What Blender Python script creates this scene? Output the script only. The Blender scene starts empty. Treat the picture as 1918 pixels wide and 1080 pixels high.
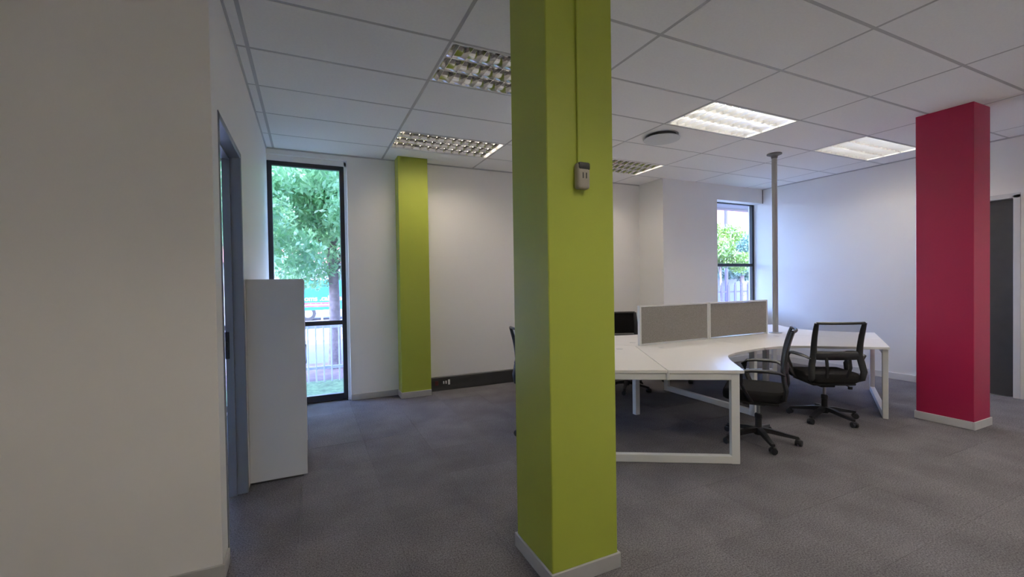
import bpy, bmesh, math, random
import numpy as np
from mathutils import Vector, Matrix

random.seed(7)
scene = bpy.context.scene
C = scene.collection

# ------------------------------------------------------------------ camera
CAM_H = 1.414
YAW, PITCH, ROLL, FPX = 0.4371, -0.0144, -0.0154, 818.35
fw = Vector((math.sin(YAW) * math.cos(PITCH), math.cos(YAW) * math.cos(PITCH), math.sin(PITCH)))
rt0 = Vector((math.cos(YAW), -math.sin(YAW), 0))
up0 = rt0.cross(fw)
rt = rt0 * math.cos(ROLL) + up0 * math.sin(ROLL)
up = -rt0 * math.sin(ROLL) + up0 * math.cos(ROLL)
cam_data = bpy.data.cameras.new('camera')
cam_data.sensor_width = 36.0
cam_data.lens = FPX / 1918.0 * 36.0
cam_data.clip_start = 0.05
cam_data.clip_end = 300
cam = bpy.data.objects.new('camera', cam_data)
cam.matrix_world = Matrix(((rt.x, up.x, -fw.x, 0), (rt.y, up.y, -fw.y, 0), (rt.z, up.z, -fw.z, CAM_H), (0, 0, 0, 1)))
C.objects.link(cam)
scene.camera = cam

# ------------------------------------------------------------------ world, sun, exposure
world = bpy.data.worlds.new('world')
scene.world = world
world.use_nodes = True
wn = world.node_tree.nodes
sky = wn.new('ShaderNodeTexSky')
sky.sky_type = 'NISHITA'
sky.sun_disc = False
sky.sun_elevation = math.radians(52)
sky.sun_rotation = math.radians(200)
sky.air_density = 1.0
sky.dust_density = 1.2
sky.ozone_density = 1.0
tint = wn.new('ShaderNodeMix'); tint.data_type = 'RGBA'; tint.blend_type = 'MULTIPLY'
tint.inputs[0].default_value = 1.0
tint.inputs[7].default_value = (0.86, 0.88, 1.18, 1)      # camera balanced for the lamps: daylight reads blue-violet
world.node_tree.links.new(sky.outputs['Color'], tint.inputs[6])
world.node_tree.links.new(tint.outputs[2], wn['Background'].inputs['Color'])
wn['Background'].inputs['Strength'].default_value = 4.4

sun_data = bpy.data.lights.new('sun', 'SUN')
sun_data.energy = 4.0
sun_data.angle = math.radians(0.6)
sun_data.color = (0.86, 0.86, 1.0)
sun = bpy.data.objects.new('sun', sun_data)
sun.rotation_euler = (math.radians(40), 0, math.radians(-22))   # shines towards +y, away from the windows
C.objects.link(sun)

scene.view_settings.view_transform = 'Standard'
scene.view_settings.look = 'None'
scene.view_settings.gamma = 1.0
scene.view_settings.use_curve_mapping = False
scene.view_settings.exposure = 0.2
scene.cycles.use_denoising = True
scene.cycles.max_bounces = 16
scene.cycles.diffuse_bounces = 12
scene.cycles.transparent_max_bounces = 16
scene.cycles.sample_clamp_indirect = 8.0

TUBE_STRENGTH = 31.0
NEAR_STRENGTH = 58.0
WARM_STRENGTH = 26.0
TUBE_COLOUR = (1.0, 0.92, 0.80)
WARM_COLOUR = (1.0, 0.85, 0.70)

# ------------------------------------------------------------------ materials
def mat(name, colour, rough=0.6, metal=0.0, spec=0.5, noise=0.0, nscale=8.0, bump=0.0, bscale=200.0, sheen=0.0):
    m = bpy.data.materials.new(name)
    m.use_nodes = True
    nt = m.node_tree
    b = nt.nodes['Principled BSDF']
    b.inputs['Base Color'].default_value = (*colour, 1)
    b.inputs['Roughness'].default_value = rough
    b.inputs['Metallic'].default_value = metal
    b.inputs['Specular IOR Level'].default_value = spec
    tc = nt.nodes.new('ShaderNodeTexCoord')
    if noise > 0:
        n = nt.nodes.new('ShaderNodeTexNoise')
        n.inputs['Scale'].default_value = nscale
        n.inputs['Detail'].default_value = 4
        nt.links.new(tc.outputs['Object'], n.inputs['Vector'])
        r = nt.nodes.new('ShaderNodeValToRGB')
        r.color_ramp.elements[0].position = 0.3
        r.color_ramp.elements[1].position = 0.7
        r.color_ramp.elements[0].color = (*[c * (1 - noise) for c in colour], 1)
        r.color_ramp.elements[1].color = (*[min(1, c * (1 + noise)) for c in colour], 1)
        nt.links.new(n.outputs['Fac'], r.inputs['Fac'])
        nt.links.new(r.outputs['Color'], b.inputs['Base Color'])
    if bump > 0:
        n2 = nt.nodes.new('ShaderNodeTexNoise')
        n2.inputs['Scale'].default_value = bscale
        n2.inputs['Detail'].default_value = 3
        nt.links.new(tc.outputs['Object'], n2.inputs['Vector'])
        bp = nt.nodes.new('ShaderNodeBump')
        bp.inputs['Strength'].default_value = bump
        bp.inputs['Distance'].default_value = 0.002
        nt.links.new(n2.outputs['Fac'], bp.inputs['Height'])
        nt.links.new(bp.outputs['Normal'], b.inputs['Normal'])
    return m

M = {}
M['wall'] = mat('white_paint', (0.84, 0.835, 0.82), 0.55, spec=0.3, noise=0.012, nscale=1.2, bump=0.12, bscale=90)
M['ceiling_tile'] = mat('ceiling_tile_board', (0.87, 0.87, 0.87), 0.85, spec=0.2, noise=0.02, nscale=60, bump=0.25, bscale=260)
M['tbar'] = mat('grid_bar_enamel', (0.47, 0.47, 0.48), 0.45, spec=0.4)
M['shadow_line'] = mat('grey_shadow_line', (0.48, 0.48, 0.49), 0.6)  # shade at the ceiling edge, put in as a grey colour
M['deck'] = mat('dark_deck', (0.25, 0.25, 0.25), 0.9)
M['green'] = mat('lime_green_paint', (0.345, 0.40, 0.05), 0.42, spec=0.4, noise=0.02, nscale=3, bump=0.12, bscale=70)
M['red'] = mat('crimson_paint', (0.34, 0.010, 0.058), 0.42, spec=0.4, noise=0.02, nscale=3, bump=0.12, bscale=70)
M['skirting'] = mat('grey_skirting', (0.42, 0.42, 0.42), 0.5, noise=0.03, nscale=10)
M['skirting_white'] = mat('pale_skirting', (0.62, 0.62, 0.63), 0.5, noise=0.02, nscale=10)
M['trunking'] = mat('charcoal_trunking', (0.035, 0.034, 0.036), 0.45, noise=0.1, nscale=6)
M['steel_frame'] = mat('blue_grey_enamel', (0.20, 0.215, 0.25), 0.4, noise=0.03, nscale=5)
M['bronze'] = mat('dark_bronze_aluminium', (0.035, 0.034, 0.038), 0.4, metal=0.3)
M['black_metal'] = mat('black_metal', (0.02, 0.02, 0.02), 0.4, metal=0.5)
M['charcoal_door'] = mat('charcoal_laminate', (0.045, 0.044, 0.043), 0.5, noise=0.08, nscale=9)
M['cabinet'] = mat('white_melamine', (0.70, 0.70, 0.70), 0.45, noise=0.01, nscale=3)
M['cabinet_gap'] = mat('dark_gap', (0.05, 0.05, 0.05), 0.8)
M['desk'] = mat('white_desk_laminate', (0.84, 0.82, 0.79), 0.35, spec=0.5, noise=0.008, nscale=2)
M['desk_frame'] = mat('white_powder_coat', (0.78, 0.78, 0.76), 0.38)
M['beam'] = mat('grey_steel_beam', (0.45, 0.46, 0.48), 0.4, metal=0.4)
M['screen_frame'] = mat('white_aluminium_trim', (0.72, 0.72, 0.71), 0.4)
M['fabric'] = mat('grey_woven_fabric', (0.27, 0.255, 0.24), 0.95, spec=0.1, noise=0.28, nscale=160, bump=0.5, bscale=420)
M['black_plastic'] = mat('black_plastic', (0.012, 0.012, 0.013), 0.42, noise=0.1, nscale=20)
M['black_fabric'] = mat('black_seat_fabric', (0.014, 0.013, 0.013), 0.9, spec=0.2, noise=0.2, nscale=120, bump=0.4, bscale=400)
M['chrome'] = mat('satin_steel', (0.40, 0.40, 0.41), 0.3, metal=0.9)
M['pole'] = mat('grey_aluminium', (0.42, 0.42, 0.41), 0.38, metal=0.75)
M['flange'] = mat('dark_grey_flange', (0.16, 0.16, 0.165), 0.5)
M['louvre'] = mat('bright_aluminium', (0.90, 0.90, 0.89), 0.30, metal=0.9)
M['louvre_mirror'] = mat('mirror_aluminium', (0.86, 0.86, 0.85), 0.10, metal=1.0)
M['housing'] = mat('white_enamel_housing', (0.80, 0.80, 0.79), 0.4)
M['tube_off'] = mat('opal_tube_glass', (0.85, 0.85, 0.84), 0.25)
M['beige_plastic'] = mat('grey_beige_plastic', (0.33, 0.30, 0.245), 0.45, noise=0.04, nscale=30)
M['white_plastic'] = mat('white_plastic', (0.8, 0.8, 0.8), 0.4)
M['red_plastic'] = mat('dull_red_plastic', (0.09, 0.02, 0.02), 0.5)
M['diffuser'] = mat('grey_white_diffuser', (0.60, 0.62, 0.64), 0.5)
M['dark_ring'] = mat('dark_ring', (0.06, 0.06, 0.065), 0.6)
# exterior
M['road'] = mat('pale_asphalt', (0.155, 0.145, 0.17), 0.9, noise=0.1, nscale=3)
M['soil'] = mat('red_brown_soil', (0.19, 0.11, 0.10), 0.95, noise=0.3, nscale=4)
M['lawn'] = mat('lawn_grass', (0.13, 0.19, 0.08), 0.95, noise=0.4, nscale=14)
M['kerb'] = mat('sandy_kerb', (0.45, 0.36, 0.22), 0.9, noise=0.1, nscale=5)
M['bark'] = mat('grey_bark', (0.19, 0.15, 0.16), 0.95, noise=0.3, nscale=16)
M['fence'] = mat('galvanised_fence', (0.46, 0.44, 0.56), 0.55, metal=0.2)
M['fence_dark'] = mat('weathered_steel_fence', (0.035, 0.03, 0.06), 0.7, metal=0.0)
M['sign_blue'] = mat('turquoise_board', (0.0, 0.20, 0.31), 0.5)
M['sign_red'] = mat('pink_red_band', (0.36, 0.02, 0.07), 0.5)
M['letter'] = mat('white_lettering', (0.9, 0.9, 0.9), 0.5)
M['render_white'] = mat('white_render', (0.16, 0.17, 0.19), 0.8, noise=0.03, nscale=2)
M['roof_red'] = mat('dull_red_roof', (0.32, 0.09, 0.085), 0.7, noise=0.06, nscale=5)  # dull red roof colour, slightly mottled
M['fascia_red'] = mat('red_fascia', (0.55, 0.02, 0.05), 0.5)
M['eaves'] = mat('violet_grey_eaves', (0.30, 0.28, 0.34), 0.7)
M['car_paint'] = mat('silver_car_paint', (0.62, 0.63, 0.68), 0.3, metal=0.3)
M['car_blue'] = mat('blue_car_paint', (0.16, 0.24, 0.5), 0.3, metal=0.3)
M['tyre'] = mat('tyre_rubber', (0.02, 0.02, 0.02), 0.8)
M['car_glass'] = mat('dark_car_glass', (0.05, 0.06, 0.08), 0.1)

def leaf_mat(name, c1, c2, scale):
    m = bpy.data.materials.new(name)
    m.use_nodes = True
    nt = m.node_tree
    nt.nodes.remove(nt.nodes['Principled BSDF'])
    out = nt.nodes['Material Output']
    tc = nt.nodes.new('ShaderNodeTexCoord')
    n = nt.nodes.new('ShaderNodeTexNoise')
    n.inputs['Scale'].default_value = scale
    n.inputs['Detail'].default_value = 5
    nt.links.new(tc.outputs['Object'], n.inputs['Vector'])
    r = nt.nodes.new('ShaderNodeValToRGB')
    r.color_ramp.elements[0].position = 0.35
    r.color_ramp.elements[1].position = 0.65
    r.color_ramp.elements[0].color = (*c1, 1)
    r.color_ramp.elements[1].color = (*c2, 1)
    nt.links.new(n.outputs['Fac'], r.inputs['Fac'])
    d = nt.nodes.new('ShaderNodeBsdfDiffuse')
    t = nt.nodes.new('ShaderNodeBsdfTranslucent')
    g = nt.nodes.new('ShaderNodeBsdfGlossy')
    g.inputs['Roughness'].default_value = 0.35
    g.inputs['Color'].default_value = (0.8, 0.9, 0.9, 1)
    mx = nt.nodes.new('ShaderNodeMixShader')
    mx.inputs[0].default_value = 0.4
    mx2 = nt.nodes.new('ShaderNodeMixShader')
    mx2.inputs[0].default_value = 0.10
    nt.links.new(r.outputs['Color'], d.inputs['Color'])
    nt.links.new(r.outputs['Color'], t.inputs['Color'])
    nt.links.new(d.outputs[0], mx.inputs[1])
    nt.links.new(t.outputs[0], mx.inputs[2])
    nt.links.new(mx.outputs[0], mx2.inputs[1])
    nt.links.new(g.outputs[0], mx2.inputs[2])
    nt.links.new(mx2.outputs[0], out.inputs['Surface'])
    return m
M['leaf'] = leaf_mat('fresh_green_leaves', (0.15, 0.36, 0.17), (0.45, 0.70, 0.38), 1.6)
M['leaf_lime'] = leaf_mat('lime_green_leaves', (0.09, 0.18, 0.02), (0.22, 0.34, 0.05), 1.2)
M['leaf_blue'] = leaf_mat('blue_green_leaves', (0.04, 0.10, 0.065), (0.12, 0.22, 0.16), 1.2)

def glass_mat():
    m = bpy.data.materials.new('clear_window_glass')
    m.use_nodes = True
    nt = m.node_tree
    nt.nodes.remove(nt.nodes['Principled BSDF'])
    out = nt.nodes['Material Output']
    t = nt.nodes.new('ShaderNodeBsdfTransparent')
    t.inputs['Color'].default_value = (0.93, 0.96, 0.97, 1)
    g = nt.nodes.new('ShaderNodeBsdfGlossy')
    g.inputs['Roughness'].default_value = 0.02
    mx = nt.nodes.new('ShaderNodeMixShader')
    mx.inputs[0].default_value = 0.05
    nt.links.new(t.outputs[0], mx.inputs[1])
    nt.links.new(g.outputs[0], mx.inputs[2])
    nt.links.new(mx.outputs[0], out.inputs['Surface'])
    return m
M['glass'] = glass_mat()

def mesh_back_mat():
    # open-weave mesh: fine grid of black threads with holes between
    m = bpy.data.materials.new('black_open_mesh')
    m.use_nodes = True
    nt = m.node_tree
    b = nt.nodes['Principled BSDF']
    b.inputs['Base Color'].default_value = (0.05, 0.05, 0.055, 1)
    b.inputs['Roughness'].default_value = 0.8
    out = nt.nodes['Material Output']
    t = nt.nodes.new('ShaderNodeBsdfTransparent')
    mx = nt.nodes.new('ShaderNodeMixShader')
    mx.inputs[0].default_value = 0.44
    nt.links.new(t.outputs[0], mx.inputs[1])
    nt.links.new(b.outputs[0], mx.inputs[2])
    nt.links.new(mx.outputs[0], out.inputs['Surface'])
    return m
M['mesh'] = mesh_back_mat()

def tube_mat(name, colour, strength):
    m = bpy.data.materials.new(name)
    m.use_nodes = True
    b = m.node_tree.nodes['Principled BSDF']
    b.inputs['Base Color'].default_value = (0.9, 0.9, 0.9, 1)
    b.inputs['Emission Color'].default_value = (*colour, 1)
    b.inputs['Emission Strength'].default_value = strength
    return m
M['tube_on'] = tube_mat('lit_fluorescent_tube', TUBE_COLOUR, TUBE_STRENGTH)
M['tube_near'] = tube_mat('lit_bright_fluorescent_tube', TUBE_COLOUR, NEAR_STRENGTH)
M['tube_fill'] = tube_mat('added_fill_tube', WARM_COLOUR, 24.0)  # warm tubes for the added fill fitting
M['tube_warm'] = tube_mat('lit_warm_fluorescent_tube', WARM_COLOUR, WARM_STRENGTH)

def carpet_mat():
    m = bpy.data.materials.new('charcoal_loop_carpet')
    m.use_nodes = True
    nt = m.node_tree
    b = nt.nodes['Principled BSDF']
    b.inputs['Roughness'].default_value = 0.95
    b.inputs['Specular IOR Level'].default_value = 0.15
    geo = nt.nodes.new('ShaderNodeNewGeometry')
    oi = nt.nodes.new('ShaderNodeObjectInfo')
    mp = nt.nodes.new('ShaderNodeMapping')
    nt.links.new(geo.outputs['Position'], mp.inputs['Vector'])
    mp.inputs['Scale'].default_value = (1.0, 1.0, 1.0)
    n1 = nt.nodes.new('ShaderNodeTexNoise')
    n1.inputs['Scale'].default_value = 125
    n1.inputs['Detail'].default_value = 6
    n1.inputs['Roughness'].default_value = 0.75
    nt.links.new(mp.outputs[0], n1.inputs['Vector'])
    n2 = nt.nodes.new('ShaderNodeTexNoise')
    n2.inputs['Scale'].default_value = 3.0
    n2.inputs['Detail'].default_value = 3
    nt.links.new(mp.outputs[0], n2.inputs['Vector'])
    r = nt.nodes.new('ShaderNodeValToRGB')
    r.color_ramp.elements[0].position = 0.33
    r.color_ramp.elements[1].position = 0.68
    r.color_ramp.elements[0].color = (0.04, 0.038, 0.042, 1)
    r.color_ramp.elements[1].color = (0.245, 0.232, 0.248, 1)
    nt.links.new(n1.outputs['Fac'], r.inputs['Fac'])
    # wear patches and piece-to-piece shade
    mr = nt.nodes.new('ShaderNodeMapRange')
    mr.inputs[3].default_value = 0.93
    mr.inputs[4].default_value = 1.07
    nt.links.new(oi.outputs['Random'], mr.inputs[0])
    mr2 = nt.nodes.new('ShaderNodeMapRange')
    mr2.inputs[1].default_value = 0.3
    mr2.inputs[2].default_value = 0.7
    mr2.inputs[3].default_value = 0.85
    mr2.inputs[4].default_value = 1.15
    nt.links.new(n2.outputs['Fac'], mr2.inputs[0])
    mu = nt.nodes.new('ShaderNodeMath'); mu.operation = 'MULTIPLY'
    nt.links.new(mr.outputs[0], mu.inputs[0]); nt.links.new(mr2.outputs[0], mu.inputs[1])
    hs = nt.nodes.new('ShaderNodeHueSaturation')
    nt.links.new(r.outputs['Color'], hs.inputs['Color'])
    nt.links.new(mu.outputs[0], hs.inputs['Value'])
    nt.links.new(hs.outputs['Color'], b.inputs['Base Color'])
    bp = nt.nodes.new('ShaderNodeBump')
    bp.inputs['Strength'].default_value = 0.6
    bp.inputs['Distance'].default_value = 0.004
    nt.links.new(n1.outputs['Fac'], bp.inputs['Height'])
    nt.links.new(bp.outputs['Normal'], b.inputs['Normal'])
    return m
M['carpet'] = carpet_mat()
M['bounce_floor'] = mat('pale_bounce_floor', (0.55, 0.54, 0.52), 0.5, noise=0.03, nscale=4)  # pale reflector surface for the unseen floor area

# ------------------------------------------------------------------ helpers
def new_bm():
    return bmesh.new()

def box(bm, x0, x1, y0, y1, z0, z1, bevel=0.0, seg=2):
    vs = [bm.verts.new((x, y, z)) for z in (z0, z1) for y in (y0, y1) for x in (x0, x1)]
    f = [(0, 2, 3, 1), (4, 5, 7, 6), (0, 1, 5, 4), (2, 6, 7, 3), (0, 4, 6, 2), (1, 3, 7, 5)]
    fs = [bm.faces.new([vs[i] for i in q]) for q in f]
    if bevel > 0:
        es = list({e for q in fs for e in q.edges})
        bmesh.ops.bevel(bm, geom=es, offset=bevel, segments=seg, affect='EDGES', profile=0.5)

def prism(bm, poly, z0, z1):
    n = len(poly)
    a = [bm.verts.new((p[0], p[1], z0)) for p in poly]
    b = [bm.verts.new((p[0], p[1], z1)) for p in poly]
    bm.faces.new(a[::-1]); bm.faces.new(b)
    for i in range(n):
        j = (i + 1) % n
        bm.faces.new((a[i], a[j], b[j], b[i]))

def sweep(bm, pts, prof, up_hint=(0, 0, 1), closed=False, scales=None):
    """sweep a closed 2-d profile (list of (u, v)) along 3-d points"""
    pts = [Vector(p) for p in pts]
    n = len(pts); k = len(prof)
    rings = []
    for i, p in enumerate(pts):
        if closed:
            t = (pts[(i + 1) % n] - pts[i - 1]).normalized()
        elif i == 0:
            t = (pts[1] - p).normalized()
        elif i == n - 1:
            t = (p - pts[i - 1]).normalized()
        else:
            t = ((pts[i + 1] - p).normalized() + (p - pts[i - 1]).normalized()).normalized()
        u = Vector(up_hint)
        if abs(u.dot(t)) > 0.97:
            u = Vector((1, 0, 0)) if abs(t.x) < 0.8 else Vector((0, 1, 0))
        s = t.cross(u).normalized(); w = s.cross(t).normalized()
        sc = scales[i] if scales else 1.0
        # mitre stretch at corners
        rings.append([bm.verts.new(p + s * (a * sc) + w * (b * sc)) for a, b in prof])
    m = n if closed else n - 1
    for i in range(m):
        r0, r1 = rings[i], rings[(i + 1) % n]
        for j in range(k):
            bm.faces.new((r0[j], r0[(j + 1) % k], r1[(j + 1) % k], r1[j]))
    if not closed:
        bm.faces.new(rings[0][::-1]); bm.faces.new(rings[-1])

def circ(r, n=10, ry=None):
    ry = r if ry is None else ry
    return [(r * math.cos(2 * math.pi * i / n), ry * math.sin(2 * math.pi * i / n)) for i in range(n)]

def rect(w, h):
    return [(-w / 2, -h / 2), (w / 2, -h / 2), (w / 2, h / 2), (-w / 2, h / 2)]

def lathe(bm, prof, n=20, at=(0, 0, 0)):
    rings = []
    for r, z in prof:
        if r < 1e-6:
            rings.append([bm.verts.new((at[0], at[1], at[2] + z))])
        else:
            rings.append([bm.verts.new((at[0] + r * math.cos(2 * math.pi * i / n), at[1] + r * math.sin(2 * math.pi * i / n), at[2] + z)) for i in range(n)])
    for a, b in zip(rings[:-1], rings[1:]):
        if len(a) == 1 and len(b) == 1:
            continue
        for i in range(n):
            j = (i + 1) % n
            if len(a) == 1:
                bm.faces.new((a[0], b[j], b[i]))
            elif len(b) == 1:
                bm.faces.new((a[i], a[j], b[0]))
            else:
                bm.faces.new((a[i], a[j], b[j], b[i]))
    if len(rings[0]) > 1: bm.faces.new(rings[0][::-1])
    if len(rings[-1]) > 1: bm.faces.new(rings[-1])

def obj(name, bm, material, parent=None, smooth=False, loc=None):
    bmesh.ops.recalc_face_normals(bm, faces=bm.faces)
    me = bpy.data.meshes.new(name)
    bm.to_mesh(me); bm.free()
    me.materials.append(M[material])
    if smooth:
        for p in me.polygons: p.use_smooth = True
        me.set_sharp_from_angle(angle=math.radians(38))
    o = bpy.data.objects.new(name, me)
    C.objects.link(o)
    if parent is not None: o.parent = parent
    if loc is not None: o.location = loc
    return o

def inst(name, me, parent=None, loc=(0, 0, 0), rotz=0.0):
    o = bpy.data.objects.new(name, me)
    C.objects.link(o)
    o.parent = parent
    o.location = loc
    o.rotation_euler = (0, 0, rotz)
    return o

def thing(name, label, cat, loc=(0, 0, 0), rotz=0.0, group=None):
    o = bpy.data.objects.new(name, None)
    C.objects.link(o)
    o.empty_display_size = 0.1
    o.location = loc; o.rotation_euler = (0, 0, rotz)
    o['label'] = label; o['category'] = cat
    if group: o['group'] = group
    return o

def tag(o, label=None, cat=None, group=None, kind=None):
    if label: o['label'] = label
    if cat: o['category'] = cat
    if group: o['group'] = group
    if kind: o['kind'] = kind
    return o

def struct(o, label, cat):
    o['kind'] = 'structure'; o['label'] = label; o['category'] = cat
    return o

def copy_tree(o, parent=None):
    c = o.copy(); C.objects.link(c); c.parent = parent
    for ch in o.children:
        copy_tree(ch, c)
    return c

# ------------------------------------------------------------------ room dimensions
H = 2.98                    # ceiling
XL, XR = -0.40, 7.30        # left partition face, right wall face
YB = 5.655                  # window / back wall face
YJ = 5.12                   # projecting wall with the small window
XJ = 4.98
YN = 2.50                   # near-left wall face
XW, YR = -2.3, -2.3         # room behind the camera
GX, GY = 0.8744, 2.7392     # ceiling grid origin

# ---- floor
bm = new_bm(); box(bm, XW - 0.2, XR + 0.2, YR - 0.2, 5.88, -0.12, -0.006)
floor = struct(obj('floor', bm, 'deck'), 'charcoal carpet tile floor of the open office', 'floor')
CT = 0.5; CX0, CY0 = 0.432, 0.15
def carpet_piece(x0, x1, y0, y1, cache={}):
    w, d = round(x1 - x0, 3), round(y1 - y0, 3)
    if w < 0.02 or d < 0.02: return
    if (w, d) not in cache:
        b = new_bm(); g = 0.0006
        box(b, -w / 2 + g, w / 2 - g, -d / 2 + g, d / 2 - g, -0.006, 0.0)
        me = bpy.data.meshes.new('carpet_tile'); bmesh.ops.recalc_face_normals(b, faces=b.faces); b.to_mesh(me); b.free()
        me.materials.append(M['carpet']); cache[(w, d)] = me
    o = inst('carpet_tile', cache[(w, d)], floor, ((x0 + x1) / 2, (y0 + y1) / 2, random.uniform(-0.0006, 0)))
ys = [CY0 + CT * k for k in range(0, 13)]
for ix in range(-2, 15):
    x0 = max(CX0 + CT * ix, XL); x1 = min(CX0 + CT * (ix + 1), XR)
    if x1 <= x0: continue
    for y0 in ys:
        y1 = min(y0 + CT, YB + 0.12 if x0 < 0.5 else YB)
        yy0 = y0
        if y1 <= yy0: continue
        carpet_piece(x0, x1, yy0, y1)
# carpet beyond the doorway and behind the camera
bm = new_bm(); box(bm, XW, XL, 2.62, 5.66, -0.006, 0.0); box(bm, XW, XL, CY0, YN, -0.006, 0)
box(bm, -0.5, XL, 2.5, 2.66, -0.006, 0)
obj('carpet_field', bm, 'carpet', floor)
bm = new_bm(); box(bm, XW, XR, YR, CY0, -0.006, 0.0)  # unseen pale floor, added to bounce light up to the ceiling
obj('bounce_field', bm, 'bounce_floor', floor)

# ---- ceiling
bm = new_bm(); box(bm, XW - 0.3, XR + 0.3, YR - 0.3, 5.95, H + 0.16, H + 0.40)
ceiling = struct(obj('ceiling', bm, 'deck'), 'suspended ceiling of pale grey lay-in boards', 'ceiling')
lamps_on = [(2, 0), (4, 0)]
lamps_near = [(0, -5), (2, -5), (4, -5)]
lamps_fill = [(-2, -5)]  # unseen fitting added to brighten the near wall
lamps_warm = [(0, 3), (2, 3)]
lamps_off = [(0, 0)]
lamp_cells = set(lamps_on + lamps_near + lamps_fill + lamps_warm + lamps_off)
lamp_cells_full = set()
regions = [(XL, XR, YR, YB), (XW, XL, YR, YN), (XW, -0.5, 2.62, YB)]
bars = new_bm(); edge = new_bm()
tile_cache = {}
def ceil_tile(x0, x1, y0, y1):
    w, d = round(x1 - x0, 3), round(y1 - y0, 3)
    if w < 0.03 or d < 0.03: return
    if (w, d) not in tile_cache:
        b = new_bm(); g = 0.012
        box(b, -w / 2 + g, w / 2 - g, -d / 2 + g, d / 2 - g, 0.0, 0.014)
        me = bpy.data.meshes.new('ceiling_tile'); bmesh.ops.recalc_face_normals(b, faces=b.faces); b.to_mesh(me); b.free()
        me.materials.append(M['ceiling_tile']); tile_cache[(w, d)] = me
    inst('ceiling_tile', tile_cache[(w, d)], ceiling, ((x0 + x1) / 2, (y0 + y1) / 2, H))
for (rx0, rx1, ry0, ry1) in regions:
    for i in range(-4, 7):
        for j in range(-13, 7):
            if (i, j) in lamp_cells and rx0 == XL or ((i, j) in lamp_cells and rx1 == XL): continue
            x0 = max(GX + 1.2 * i, rx0); x1 = min(GX + 1.2 * (i + 1), rx1)
            y0 = max(GY + 0.6 * j, ry0); y1 = min(GY + 0.6 * (j + 1), ry1)
            if x1 - x0 > 0.02 and y1 - y0 > 0.02:
                ceil_tile(x0, x1, y0, y1)
    for i in range(-4, 7):
        x = GX + 1.2 * i
        if rx0 < x < rx1: box(bars, x - 0.012, x + 0.012, ry0, ry1, H + 0.0012, H + 0.03)
    for j in range(-13, 7):
        y = GY + 0.6 * j
        if ry0 < y < ry1: box(bars, rx0, rx1, y - 0.012, y + 0.012, H + 0.0016, H + 0.029)
    # grey strip painting in the shadow line where ceiling meets wall
    for a in ((rx0, rx0 + 0.012, ry0, ry1), (rx1 - 0.012, rx1, ry0, ry1), (rx0, rx1, ry0, ry0 + 0.012), (rx0, rx1, ry1 - 0.012, ry1)):
        box(edge, a[0], a[1], a[2], a[3], H - 0.014, H + 0.028)
obj('grid_bars', bars, 'tbar', ceiling)
obj('shadow_line', edge, 'shadow_line', ceiling)

# ---- walls
WT = H + 0.2
def wall(name, boxes, label, material='wall'):
    bm = new_bm()
    for b in boxes: box(bm, *b)
    return struct(obj(name, bm, material), label, 'wall')
# near-left wall (faces the camera) and the left partition with the doorway
wall('wall_near', [(XW, -0.50, YN, 2.62, 0, WT), (-0.50, XL, YN, 2.66, 0, WT)], 'plain off-white wall filling the left of the view')
DY0, DY1, DZ = 2.66, 3.50, 2.315
wall('wall_left', [(-0.50, XL, DY1, YB + 0.25, 0, WT), (-0.50, XL, DY0, DY1, DZ, WT)], 'white partition wall with the doorway behind the near wall')
# window wall: window_1 (x -.40 to .455) and window_3 beyond the partition
W1X, W1T, W1B = 0.455, 2.915, 0.02
W3X0 = -1.45
wall('wall_back', [(W1X, XJ + 0.12, YB, YB + 0.25, -0.1, WT), (-0.5, W1X, YB, YB + 0.25, W1T, WT), (W3X0, -0.5, YB, YB + 0.25, W1T, WT),
                   (XW, W3X0, YB, YB + 0.25, -0.1, WT), (W3X0, -0.5, YB, YB + 0.25, -0.1, 0.02), (-0.5, W1X, YB + 0.12, YB + 0.25, -0.1, 0.02)], 'white window wall and rear wall of the office')
W2X, W2T, W2B = 6.16, 2.73, 0.88
wall('wall_niche', [(XJ, W2X, YJ, YB + 0.25, -0.1, WT), (W2X, XR, YJ, YJ + 0.27, W2T, WT), (W2X, XR, YJ, YJ + 0.27, -0.1, W2B)], 'projecting white wall around the small window')
D2Y0, D2Y1, D2Z = 2.06, 2.92, 2.32
wall('wall_right', [(XR, XR + 0.2, YR, D2Y0, 0, WT), (XR, XR + 0.2, D2Y1, YJ + 0.28, 0, WT), (XR, XR + 0.2, D2Y0, D2Y1, D2Z, WT), (XR + 0.14, XR + 0.2, D2Y0, D2Y1, 0, D2Z)], 'long white wall behind the desks and red column')
wall('wall_rear', [(XW - 0.2, XR + 0.2, YR - 0.2, YR, 0, WT)], 'white wall behind the camera')
wall('wall_far_left', [(XW - 0.2, XW, YR, YB + 0.25, 0, WT)], 'white wall at the far left, out of view')

# ---- skirtings
def skirt(name, boxes, material, label):
    bm = new_bm()
    for b in boxes: box(bm, *b, bevel=0.003, seg=1)
    return struct(obj(name, bm, material), label, 'skirting')
skirt('baseboard_near', [(XW, XL + 0.012, YN - 0.012, YN, 0, 0.075), (XL, XL + 0.012, YN, DY0 - 0.02, 0, 0.075)], 'skirting', 'grey skirting along the foot of the near wall')
skirt('baseboard_window', [(W1X, 1.03, YB - 0.012, YB, 0, 0.075)], 'skirting', 'grey skirting between the tall window and green pier')
skirt('baseboard_right', [(XR - 0.012, XR, D2Y1 + 0.06, YJ, 0, 0.09), (XR - 0.012, XR, YR, D2Y0 - 0.06, 0, 0.09), (XJ, XR - 0.012, YJ - 0.012, YJ, 0, 0.09)], 'skirting_white', 'pale skirting along the long right wall')
skirt('baseboard_left', [(XL, XL + 0.010, 4.45, YB, 0, 0.075)], 'skirting', 'grey skirting on the partition near the tall window')
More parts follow.
